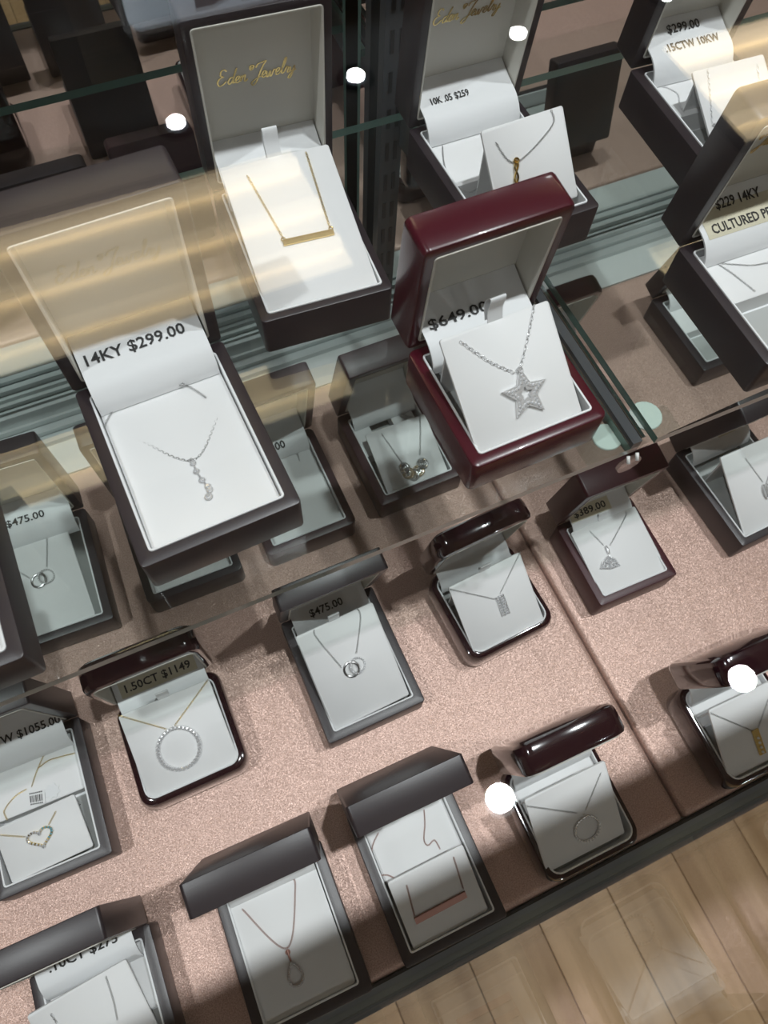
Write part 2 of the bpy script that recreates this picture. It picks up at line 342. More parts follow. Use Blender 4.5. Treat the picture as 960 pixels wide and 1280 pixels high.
# ceiling fittings (seen as reflections in the top glass)
SEEN = {(0, -.01): 'ceiling downlight whose reflection glares beside the small circle pendant', (1, -.01): 'ceiling downlight whose reflection sits over the glossy box at the right edge',
        (0, 2.13): 'leftmost of the reflected ceiling downlights across the top', (1, 2.13): 'ceiling downlight reflected between the bar necklace box and the 10K box',
        (2, 2.13): 'ceiling downlight reflected on the lid lining of the 10K box', (3, 2.13): 'rightmost reflected ceiling downlight, at the top edge'}
for (k, y), label in SEEN.items():
    x = .319 + .603*k
    t = thing('downlight', (x, y, CEIL), label, 'ceiling light')
    b = MB(); n = 24
    L = lambda r, z: [(x + r*math.cos(2*PI*q/n), y + r*math.sin(2*PI*q/n), z) for q in range(n)]
    b.loft([L(.038, CEIL), L(.038, CEIL - .009), L(.062, CEIL - .006), L(.064, CEIL)], smooth=True); b.build('trim_ring', M['fixture'], t)
    b = MB(); b.loft([L(.038, CEIL - .001), L(.004, CEIL - .001)], False, True); b.build('reflector', M['chrome'], t)
for k, (x0, x1) in enumerate(((-.62, .60), (1.93, 3.15))):
    t = thing('light_panel', ((x0 + x1)/2, 1.63, CEIL), ('warm rectangular ceiling light reflected over the left of the case', 'warm rectangular ceiling light reflected over the right of the case')[k], 'ceiling light')
    b = MB(); y0, y1 = 1.38, 1.885
    b.box(x0 - .02, x1 + .02, y0 - .02, y0, CEIL - .03, CEIL); b.box(x0 - .02, x1 + .02, y1, y1 + .02, CEIL - .03, CEIL)
    b.box(x0 - .02, x0, y0, y1, CEIL - .03, CEIL); b.box(x1, x1 + .02, y0, y1, CEIL - .03, CEIL); b.build('frame', M['fixture'], t)
    b = MB(); b.box(x0, x1, y0, y1, CEIL - .012, CEIL - .008); b.build('diffuser', M['diffuser'], t)
    for yy in (1.47, 1.63, 1.80):
        b = MB(); b.tube([(x0 + .01, yy, CEIL - .03), (x1 - .01, yy, CEIL - .03)], .022, 10); b.build('tube_lamp', M['tube'], t)

# backlit sign hanging from the ceiling, mirrored in the top glass above the bar necklace box
sg = thing('hanging_sign', (.9, 2.42, 1.48), 'blue-grey backlit sign with rounded corners reflected at the top edge', 'sign')
b = MB(); b.loft([[(x, y, z) for x, z in rrect(.288, 1.52, 1.50, 2.005, .035, 5)] for y in (2.40, 2.405)], True, True); b.build('panel', M['signgrey'], sg)
b = MB(); b.loft([[(x, y, z) for x, z in rrect(.268, 1.54, 1.48, 2.035, .05, 5)] for y in (2.4055, 2.44)], True, True); b.build('housing', M['fixture'], sg)
for x in (.45, 1.36):
    b = MB(); b.tube([(x, 2.42, 2.03), (x, 2.42, CEIL)], .006, 6); b.build('hanger', M['alu'], sg)
def sign_text():
    vs, fs, a0_, a1_, c0_, c1_ = text_mesh('BI'); b = MB(); k = .19/(c1_ - c0_)
    b.add([(.50 + (v.x - a0_)*k, 2.3995, 1.795 + (v.y - c0_)*k) for v in vs], fs); b.build('lettering', M['trim'], sg, recalc=False)

# ------------------------------------------------------------------ the showcase
CX0, CX1 = -.90, 1.10
case = thing('display_case', (.1, .2, FLOOR), 'glass-topped jewelry showcase with a mirrored back and grey laminate deck', 'showcase')
b = MB(); b.box(CX0, CX1, -.0915, .4975, FLOOR, -.022); b.build('cabinet_body', M['cabinet'], case)
b = MB(); b.box(CX0, CX1, -.0755, .4975, -.022, -.010); b.build('deck_panel', M['laminate'], case)
b = MB(); b.box(CX0, CX1, .4025, .437, -.010, -.002); b.build('rear_ledge', M['laminate'], case)
b = MB(); b.box(CX0, CX1, -.0778, -.0757, -.022, -.0015); b.build('front_channel', M['black'], case)
b = MB(); b.box(CX0, CX1, -.0915, -.0778, -.022, -.003); b.build('front_lip', M['lip'], case)
b = MB(); b.box(CX0, CX1, -.0945, -.0236, .5655, .572); b.box(CX0, CX1, -.0945, -.0785, .5595, .5655); b.build('shading_top_rail', M['alu'], case)  # rail out of view, added so its inner edge shades the front row
def pane(name, x0, x1, y0, y1, z0, z1, gm, em, thin, parent=None):
    b = MB(); b.box(x0, x1, y0, y1, z0, z1)
    pair = {'z': (0, 1), 'y': (2, 3), 'x': (4, 5)}[thin]
    b.mi = [0 if i in pair else 1 for i in range(6)]
    return b.build(name, [gm, em], parent)
pane('front_glass', CX0, CX1, -.0868, -.0818, -.0028, .559, M['glass_front'], M['edge_pale'], 'y', case)
pane('top_glass', CX0, CX1, -.078, .4975, .5595, .565, M['glass_top'], M['edge_pale'], 'z', case)
pane('side_glass', CX0, CX0 + .0055, -.081, .4975, -.0015, .559, M['glass_top'], M['edge_pale'], 'x', case)
pane('side_glass', CX1 - .0055, CX1, -.081, .4975, -.0015, .559, M['glass_top'], M['edge_pale'], 'x', case)
b = MB(); b.box(CX0 + .006, CX1 - .006, .4925, .4975, -.010, .559); b.build('back_panel', M['cabinet'], case)
for k, (y0, y1, zt) in enumerate(((.437, .440, .004), (.4405, .4475, .001), (.448, .4505, .006), (.451, .459, .001), (.4595, .462, .007), (.4625, .4665, .001), (.4745, .478, .006), (.4785, .4825, .001), (.4895, .4920, .006))):
    b = MB(); b.box(CX0 + .006, CX1 - .006, y0, y1, -.010, zt); b.build('track_rail', M['alu'], case)
pane('mirror_door', CX0 + .006, .246, .4835, .4885, .0035, .556, M['mirror'], M['edge'], 'y', case)
pane('mirror_door', .206, CX1 - .006, .4675, .4725, .0035, .556, M['mirror'], M['edge'], 'y', case)
std = MB(); std.box(.2165, .2345, .4515, .4605, .0075, .556); st = std.build('shelf_standard', M['trim'], case)
sl = MB()
for k in range(18):
    for xx in (.2205, .2275): sl.box(xx, xx + .003, .4509, .4516, .02 + .029*k, .036 + .029*k)
stuff(sl.build('slot', M['black'], st))

# rose satin deck boards meeting in a seam
def board(x0, x1, label):
    b = MB(); Y0, Y1 = -.0752, .402
    b.loft([[(x, y, z) for x, y in rrect(x0 + i, x1 - i, Y0 + i, Y1 - i, .003, 3)] for z, i in ((-.0098, .0003), (-.0045, 0), (-.0024, .0006), (-.0008, .002), (-.0001, .0042), (0, .0065))], True, True, smooth=True)
    return tag(b.build('deck_board', M['fabric'], None, sharp=50), label, 'fabric board')
board(CX0 + .008, .2442, 'rose satin covered board left of the seam under most of the boxes')
board(.2458, CX1 - .008, 'rose satin covered board right of the seam')

# glass shelf panes, the bracket between them
def shelf(x0, x1, label):
    b = MB(); b.box(x0, x1, .1308, .4306, .245, .251); b.mi = [0, 0, 1, 2, 2, 2]
    return tag(b.build('glass_shelf', [M['glass_shelf'], M['edge_pale'], M['edge']], None), label, 'shelf')
shelf(-.72, .2262, 'long clear glass shelf pane left of the metal bracket')
shelf(.2442, .96, 'clear glass shelf pane right of the metal bracket')
br = thing('shelf_bracket', (.2352, .4512, .2225), 'slim metal bracket between the two glass shelf panes', 'bracket')
b = MB(); b.loft([[(xx, .4513, .205), (xx, .1345, .2345), (xx, .1345, .2462), (xx, .4513, .2462)] for xx in (.2322, .2382)], True, True); b.build('arm', M['trim'], br)
for xx in (.2282, .2395):
    b = MB(); b.box(xx, xx + .0027, .1365, .4500, .2432, .2449); b.build('glass_seat', M['chrome'], br)
def disc(cx, cy, z0, z1, r, n=20): return [[(cx + q*math.cos(2*PI*k/n), cy + q*math.sin(2*PI*k/n), z) for k in range(n)] for z, q in ((z0, r*.97), (z0 + (z1-z0)*.3, r), (z1 - (z1-z0)*.3, r), (z1, r*.95))]
for cx, cy, r in ((.2215, .1455, .0088), (.2505, .1490, .0098)):
    b = MB(); b.loft(disc(cx, cy, .2432, .2449, r), True, True, smooth=True); b.build('cushion_disc', M['plastic'], br, sharp=40)
b = MB(); b.loft([[(x, y, z) for x, y in rrect(.2030, .2665, .1335, .1520, .002, 2)] for z in (.2405, .2428)], True, True); b.build('clip_plate', M['clearplastic'], br)
b = MB(); b.loft([[(.2290 + .0078*math.cos(2*PI*k/20), y, .2355 + .0078*math.sin(2*PI*k/20)) for k in range(20)] for y in (.1275, .1297)], True, True); b.build('clip_disc', M['clearplastic'], br)
for xx in (.2262, .2322):
    b = MB(); b.tube([(xx, .1268, .2400), (xx + .0008, .1300, .2430)], .0011, 8); b.build('glint_screw', M['card'], br)  # clip screws coloured white for their glints

# ------------------------------------------------------------------ jewelry boxes
DARK = 'dark open jewelry boxes'
INFO = {
 'D1': ('matte', 'dark plum box cut off at the near left corner, tilted white card inside', [('.10CT $275', .045, .5, .62)], 'half'),
 'D2': ('matte', 'dark plum box in the front row holding the rose pear-drop pendant', [], 'none'),
 'D3': ('matte', 'dark plum box in the front row holding the rose gold bar necklace', [], 'half'),
 'D4': ('gloss', 'glossy burgundy box at the front edge holding the small circle pendant', [], 'back'),
 'D5': ('gloss', 'glossy burgundy box at the right edge holding the gold bar of four stones', [], 'back'),
 'D6': ('matte', 'dark plum box priced $1055.00 holding the gold heart pendant', [('CTW $1055.00', .053, .55, .62)], 'half'),
 'D7': ('gloss', 'glossy burgundy box priced $1149 holding the large circle pendant', [('1.50CT $1149', .050, .5, .74)], 'none'),
 'D8': ('matte', 'dark plum $475.00 box in the middle row, clear of the glass shelf', [('$475.00', .028, .47, .53)], 'none'),
 'D9': ('gloss', 'glossy black-burgundy box with a domed lid holding the rectangular pave pendant', [], 'none'),
 'D10': ('burgundy_matte', 'angular burgundy box priced $389.00 holding the triangular pendant', [('$389.00', .031, .38, .58)], 'none'),
 'D11': ('matte', 'dark $475.00 box under the left of the glass shelf', [('$475.00', .031, .44, .60)], 'none'),
 'D12': ('matte', 'dark box on the satin almost hidden beneath the 14KY $299.00 box', [], 'full'),
 'D13': ('matte_red', 'maroon box with a bare white pad under the shelf, between two dark boxes', [('.00', .011, .56, .35)], 'full'),
 'D14': ('matte_red', 'maroon box under the shelf holding the necklace of five rings', [], 'cards'),
 'D15': ('gloss', 'black rounded box of which only the lid shows beside the shelf bracket', [], 'full'),
 'D16': ('matte', 'dark box with a grey well on the satin below the cultured pearl box', [], 'half'),
 'D17': ('matte', 'dark plum box at the right edge with a looped pendant on a steep card', [('.00', .012, .60, .62)], 'well'),
 'S1': ('matte', 'large plum box on the shelf priced 14KY $299.00', [('14KY $299.00', .053, .47, .66)], 'full'),
 'S2': ('matte', 'plum box on the shelf holding the plain gold bar necklace', [('20CT  .229', .040, .54, .50)], 'full'),
 'S3': ('burgundy', 'square burgundy box on the shelf holding the diamond star, priced $649.00', [('$649.00', .036, .38, .62)], 'none'),
 'S4': ('matte', 'dark box on the shelf marked 10K .05 $259, behind the star box', [('10K .05 $259', .027, .36, .62)], 'half'),
 'S5': ('matte', 'dark box on the shelf marked .15CTW 10KW, at the top right', [('$299.00', .026, .50, .80), ('.15CTW 10KW', .043, .52, .52)], 'half'),
 'S6': ('matte', 'dark box on the shelf marked cultured pearl, at the right edge', [('$229 14KY', .032, .50, .80), ('CULTURED PEARL', .054, .53, .50)], 'half'),
 'S7': ('matte', 'plum box on the shelf showing only its near right corner at the left edge', [], 'full'),
}
LETTERED = {'S1': 'faint', 'S2': 'gilt', 'S4': 'gilt', 'S5': 'gilt', 'S6': 'gilt'}
TMP = []
def text_mesh(txt):
    cu_ = bpy.data.curves.new('text', 'FONT'); cu_.body = txt; cu_.resolution_u = 2; cu_.offset = .018; cu_.align_x = 'LEFT'
    o = bpy.data.objects.new('text', cu_); COL.objects.link(o); bpy.context.view_layer.update()
    me = bpy.data.meshes.new_from_object(o.evaluated_get(bpy.context.evaluated_depsgraph_get()))
    vs = [v.co.copy() for v in me.vertices]; fs = [tuple(q.vertices) for q in me.polygons]
    bpy.data.objects.remove(o); bpy.data.curves.remove(cu_); bpy.data.meshes.remove(me)
    xs = [v.x for v in vs]; ys = [v.y for v in vs]; return vs, fs, min(xs), max(xs), min(ys), max(ys)
sign_text()
SCRIPT = {
 'E': (.72, [[(.62, .85), (.45, .98), (.25, .9), (.25, .65), (.45, .55), (.2, .48), (.08, .25), (.25, .02), (.5, .08), (.68, .25)]]),
 'd': (.55, [[(.42, .36), (.25, .42), (.1, .2), (.2, .02), (.36, .15), (.48, .5), (.58, .95), (.44, .35), (.46, .05), (.6, .12)]]),
 'e': (.36, [[(0, .12), (.25, .25), (.28, .4), (.15, .42), (.06, .2), (.18, .02), (.4, .14)]]),
 'n': (.52, [[(0, .1), (.1, .4), (.08, .05)], [(.08, .1), (.2, .35), (.33, .4), (.33, .1), (.42, .02), (.55, .14)]]),
 'J': (.66, [[(.2, .72), (.3, .92), (.55, .98), (.85, 1.04), (.70, .8), (.55, .4), (.4, -.15), (.2, -.35), (.05, -.2), (.25, -.02), (.66, .14)]]),
 'w': (.6, [[(0, .38), (.05, .05), (.15, .02), (.25, .36), (.28, .05), (.38, .02), (.5, .38), (.62, .36)]]),
 'l': (.32, [[(0, .1), (.25, .6), (.3, .95), (.2, .9), (.12, .3), (.18, .03), (.35, .12)]]),
 'r': (.38, [[(0, .1), (.12, .42), (.14, .34), (.26, .36), (.22, .1), (.3, .02), (.42, .12)]]),
 'y': (.42, [[(0, .35), (.05, .08), (.2, .1), (.3, .38), (.25, .0), (.12, -.35), (-.02, -.3), (.1, -.08), (.45, .15)]]),
 '^': (.30, [[(.06, .80), (.20, .62), (.34, .80), (.28, .90), (.12, .90), (.06, .80)], [(.06, .80), (.34, .80)], [(.14, .80), (.20, .62), (.26, .80)]]),
}
def script_lines():
    x = 0; out = []
    for ch in 'Eden^Jewelry':
        wdt, st_ = SCRIPT[ch]
        for l in st_: out.append([(x + a + .28*b_, b_) for a, b_ in l])
        x += wdt
    return out, x
def box_frame(n):
    x, y, a, W, D, H, T, m, al = BOX[n]; zb = .2512 if n[0] == 'S' else .0005; c, s = math.cos(a), math.sin(a)
    P = lambda lx, ly, lz: Vector((x + c*lx - s*ly, y + s*lx + c*ly, zb + lz))
    ca, sa = math.cos(al), math.sin(al)
    def Ld(lx, ly, lz):
        dy, dz = ly - D, lz - H; return P(lx, D + dy*ca + dz*sa, H - dy*sa + dz*ca)
    return P, Ld, zb
ROOT = {}
def make_box(n):
    style, label, prints, pad_kind = INFO[n]; x, y, a, W, D, H, T, m, al = BOX[n]; P, Ld, zb = box_frame(n)
    shell = M[style]; rnd = style == 'gloss'; r = .011 if rnd else (.004 if style == 'burgundy' else .0025)
    if n in ('D13', 'D12'): r = .005
    root = thing('jewelry_box', tuple(P(W/2, D/2, 0)), label, 'jewelry box', DARK if style in ('matte', 'matte_red') else ('glossy rounded jewelry boxes' if rnd else None)); ROOT[n] = root
    ri = max(r - m*.6, .0022); bv = .0035 if rnd else (.0018 if style == 'burgundy' else .0008)
    rim = lambda ins, rr_: rrect(ins, W - ins, ins, D - ins, rr_, 5)
    def tray(Q, h, top, fl):      # Q maps (x, y, height) ; outer walls, rim, inner well
        tk = 1.5 if top and rnd else 1
        lv = [(0, bv*.6*tk), (bv*.3*tk, bv*.15*tk), (bv*tk, 0)]
        loops = [[Q(px, py, z) for px, py in rim(i, max(r - i*.5, .0008))] for z, i in lv]
        loops += [[Q(px, py, z) for px, py in rim(i, max(r - i*.5, .0008))] for z, i in ((h - bv, 0), (h - bv*.3, bv*.3), (h, bv))]
        loops += [[Q(px, py, z) for px, py in rim(m, ri)] for z in (h, fl)]
        b = MB(); b.loft(loops, True, True); return b
    base = tray(P, H, False, .006).build('base', shell, root, sharp=35)
    lip = MB(); rl = lambda i: rim(m + i, max(ri - i, .0012))
    lip.loft([[P(px, py, z) for px, py in rl(i)] for z, i in ((H - .002, -.0001), (H + .0007, .0001), (H + .0009, .0006), (H + .0007, .0012), (.0085, .0013))], False, True)
    lip.build('base_lining', M['white'], base, sharp=40)
    zc = H - .0042
    # cushions inside
    cu0 = {'half': D*.50, 'back': D*.60, 'full': m + .002, 'cards': None, 'none': None, 'well': None}[pad_kind]
    if cu0 is not None:
        b = MB(); x0, x1, y1 = m + .0018, W - m - .0018, D - m - .0018
        b.loft([[P(px, py, z) for px, py in rrect(x0 + i, x1 - i, cu0 + i, y1 - i, .002, 3)] for z, i in ((.0088, 0), (zc - .0008, 0), (zc, .0008))], True, True); b.build('cushion', M['card'], base, sharp=40)
    if pad_kind == 'cards':
        for xa, xb in ((m + .002, m + .017), (W - m - .027, W - m - .006)):
            b = MB(); b.loft([[P(px, py, z) for px, py in rrect(xa, xb, D*.52, D - m - .004, .0012, 2)] for z in (.0088, zc)], True, True); b.build('cushion', M['card'], base)
    if pad_kind in ('half', 'back', 'none', 'cards', 'well'):
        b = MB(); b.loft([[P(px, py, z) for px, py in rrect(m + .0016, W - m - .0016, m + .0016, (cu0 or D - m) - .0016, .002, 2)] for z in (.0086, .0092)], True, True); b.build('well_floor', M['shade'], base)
    # lid
    lid = tray(lambda px, py, z: Ld(px, py, H + T - z), T, True, .0022).build('lid', shell, root, sharp=35)
    ll = MB(); ll.loft([[Ld(px, py, z) for px, py in rl(i)] for z, i in ((H + .002, -.0001), (H - .0005, .0001), (H - .0006, .0006), (H - .0003, .0012), (H + T - .0034, .0013))], False, True)
    lin = ll.build('lid_lining', M['lidlin'], lid, sharp=40)
    if n in LETTERED:
        lines, tot = script_lines(); wid = .046 if n != 'S1' else .052; k = wid/tot; b = MB(); v0 = D*.50
        for l in lines:
            pts = spline([(p0[0], p0[1], 0) for p0 in l], 5)
            L2 = [Ld(W/2 + (q.x - tot/2)*k, D - v0 - q.y*k*1.15, H + T - .0036) for q in pts]
            N = (Ld(0, 0, 0) - Ld(0, 0, 1)).normalized()
            lo_ = []
            for i, q in enumerate(L2):
                t = (L2[min(i + 1, len(L2) - 1)] - L2[max(i - 1, 0)]); t = t.normalized() if t.length > 0 else Vector((1, 0, 0)); s_ = N.cross(t)
                wd_ = k*(.022 + .035*abs(t.z)); lo_.append([q + s_*wd_, q - s_*wd_, q - s_*wd_ + N*.0001, q + s_*wd_ + N*.0001])
            b.loft(lo_)
        b.build('shop_lettering', M['gilt'] if LETTERED[n] != 'faint' else M['label'], lid)
    # satin flap over the hinge, running from the well up onto the lid
    prof = [P(0, D - m - .0115, H - .0035), P(0, D - m - .0095, H + .0035), P(0, D - m - .0025, H + .0105), P(0, D + .004, H + .0145), Ld(0, D - .0185, H + T - .0037)]
    o0 = P(0, 0, 0); pr = [q - o0 for q in spline(prof, 5)]
    ux = (P(1, 0, 0) - o0); cum = [0]
    for q0, q1 in zip(pr, pr[1:]): cum.append(cum[-1] + (q1 - q0).length)
    def fl(u, s):
        s = min(max(s, 0), cum[-1] - 1e-7); i = max(k for k in range(len(cum)) if cum[k] <= s); i = min(i, len(pr) - 2)
        t = (s - cum[i])/(cum[i + 1] - cum[i]); d = (pr[i + 1] - pr[i]).normalized(); nn = ux.cross(d)
        return o0 + ux*u + pr[i].lerp(pr[i + 1], t), nn
    b = MB(); xa, xb = m + .0022, W - m - .0022
    b.loft([[o0 + ux*xa + q, o0 + ux*xb + q, o0 + ux*xb + q + Vector((0, .0012, -.0006)), o0 + ux*xa + q + Vector((0, .0012, -.0006))] for q in pr], True, True)
    flap = b.build('hinge_flap', M['white'], root, sharp=40)
    for txt, wid, cu_, cs in prints:
        vs, fs, xa_, xb_, ya_, yb_ = text_mesh(txt); k = wid/(xb_ - xa_); b = MB(); hk = min(k*1.25, .0072/(yb_ - ya_)); out = []
        if n in ('S6', 'D7', 'D10', 'D17') and txt != '$229 14KY':
            g = MB(); hh = .0075 if n != 'S6' else .0115; so = cum[-1]*cs + (.0035 if n == 'S6' else 0)
            rows = [[], []]
            for i in range(9):
                s_ = so - hh/1.3 + hh*1.6*i/8
                for q, uu in enumerate((max(xa + .0005, W*cu_ - wid/2 - .004), min(xb - .0005, W*cu_ + wid/2 + .004))):
                    p_, nn = fl(uu, s_); rows[q].append(p_ + nn*.00022)
            g.loft(rows, closed=False); g.build('price_label', M['label'], flap)
        for v in vs:
            p_, nn = fl(W*cu_ + (v.x - (xa_ + xb_)/2)*k, cum[-1]*cs + (v.y - (ya_ + yb_)/2)*hk); out.append(p_ + nn*.00045)
        b.add(out, fs); b.build('price_print', M['ink'], flap, recalc=False)
    return root
for n in BOX: make_box(n)

# ------------------------------------------------------------------ pads and necklaces
def pad_frame(n):
    cx, ps, f0, zf, ph, L, wd_ = PAD[n]; x, y, a, W, D, H = BOX[n][:6]; zb = .2512 if n[0] == 'S' else .0005; A = a + ps
    ex = Vector((math.cos(A), math.sin(A), 0)); nn = Vector((-math.sin(A), math.cos(A), 0)); ey = math.cos(ph)*nn + Vector((0, 0, math.sin(ph)))
    c, s = math.cos(a), math.sin(a); lx, ly = W/2 + cx, f0; mid = Vector((x + c*lx - s*ly, y + s*lx + c*ly, zb + zf))
    return mid, ex, ey, ex.cross(ey), L, wd_
WHAT = {'S1': 'journey pendant of graduated stones', 'S2': 'plain gold bar necklace', 'S3': 'diamond star necklace', 'S4': 'twisted gold drop necklace', 'S5': 'silver line necklace in the .15CTW box',
 'D1': 'plain chain in the near left corner box', 'D2': 'rose pear-drop necklace', 'D3': 'rose gold bar necklace', 'D4': 'small stone circle necklace at the front edge', 'D5': 'gold bar of four stones',
 'D6': 'gold heart necklace', 'D7': 'large diamond circle necklace', 'D8': 'linked rings necklace in the middle row', 'D9': 'rectangular pave necklace', 'D10': 'triangular pave necklace',
 'D11': 'linked rings necklace under the shelf', 'D14': 'necklace of five overlapping rings', 'D17': 'looped silver necklace'}
TABS = {'S2', 'S3', 'D7', 'D8', 'D9', 'D10', 'D11'}
for n in PAD:
    mid, ex, ey, nn, L, wd_ = pad_frame(n); Q = lambda u, v, h: mid + ex*u + ey*v + nn*h
    t = thing('display_pad', tuple(mid), 'white %s pad under the %s' % ('flat' if PAD[n][4] < .1 else 'tilted', WHAT[n]), 'display pad', 'white display pads')
    b = MB(); b.loft([[Q(u, v, h) for u, v in rrect(-wd_/2 + i, wd_/2 - i, i, L - i, .0016, 3)] for h, i in ((-.0024, .0004), (-.0020, 0), (-.0005, 0), (0, .0005))], True, True)
    card = b.build('card', M['card'], t, sharp=40)
    if PAD[n][4] > .15:        # the folded leg that props the pad up
        zb = .2512 if n[0] == 'S' else .0005; b = MB(); lo_ = []
        for u in (-wd_/2 + .004, wd_/2 - .004):
            p0 = Q(u, L - .003, -.0026); p1 = Q(u, L - .0045, -.0026); lo_.append([p0, Vector((p0.x, p0.y, zb + .0095)), Vector((p1.x, p1.y, zb + .0095)), p1])
        b.loft(lo_, True, True); b.build('folded_leg', M['card'], t)
    if n in TABS:
        g = 1 if n in ('S2', 'S3') else .5
        b = MB(); pts = [Q(0, L - .0005, 0), Q(0, L + .005*g, .0045*g), Q(0, L + .0085*g, .0110*g), Q(0, L + .0105*g, .0112*g), Q(0, L + .0095*g, .0040*g), Q(0, L + .0015, -.0018)]
        pts = spline(pts, 4); b.loft([[q - ex*.0044, q + ex*.0044, q + ex*.0044 - nn*.0006, q - ex*.0044 - nn*.0006] for q in pts], True, True); b.build('pull_tab', M['white'], t, sharp=50)

def links(b, pts, a=.00085, w_=.00055, r=.00017, up=Vector((0, 0, 1))):
    pts = resample(spline(pts, 8), a*1.55)
    for i in range(len(pts) - 1):
        c = (pts[i] + pts[i + 1])/2; t = (pts[i + 1] - pts[i]).normalized(); s_ = up.cross(t).normalized(); h = t.cross(s_)
        q = math.radians(25 if i % 2 else -40); S2 = s_*math.cos(q) + h*math.sin(q)
        b.tube([c + t*a*math.cos(2*PI*k/8) + S2*w_*math.sin(2*PI*k/8) for k in range(8)], r, 4, closed=True)
class Pend:            # draws in pad coordinates, millimetres
    def __init__(s, fr): s.mid, s.ex, s.ey, s.nn = fr; s.m = MB(); s.st = MB()
    def q(s, u, v, h=0): return s.mid + (s.ex*u + s.ey*v + s.nn*h)*.001
    def stone(s, u, v, h, r, mi=0): s.st.ball(s.q(u, v, h), r*.001, 6, 4, mi, True, (s.ex, s.ey, s.nn))
    def tube(s, pts, r, k=6, closed=False, mi=0): s.m.tube([s.q(*p) for p in pts], r*.001, k, True, closed, mi)
    def ring(s, u, v, R, r, h=1, tilt=0, n=28, mi=0): s.tube([(u + R*math.cos(2*PI*k/n)*math.cos(tilt), v + R*math.sin(2*PI*k/n), h + R*math.cos(2*PI*k/n)*math.sin(tilt)) for k in range(n)], r, 8, True, mi)
    def prism(s, poly, h0, h1, mi=0, hole=None):
        if hole is None: s.m.loft([[s.q(u, v, h) for u, v in poly] for h in (h0, h1)], True, True, mi)
        else: s.m.loft([[s.q(u, v, h) for u, v in p] for p, h in ((poly, h0), (poly, h1), (hole, h1), (hole, h0), (poly, h0))], mi=mi)
    def bar(s, a, c, w_, h0, h1, mi=0):
        d = Vector((c[0] - a[0], c[1] - a[1])).normalized(); e = Vector((-d.y, d.x))*w_/2
        s.prism([(a[0] - e.x, a[1] - e.y), (c[0] - e.x, c[1] - e.y), (c[0] + e.x, c[1] + e.y), (a[0] + e.x, a[1] + e.y)], h0, h1, mi)
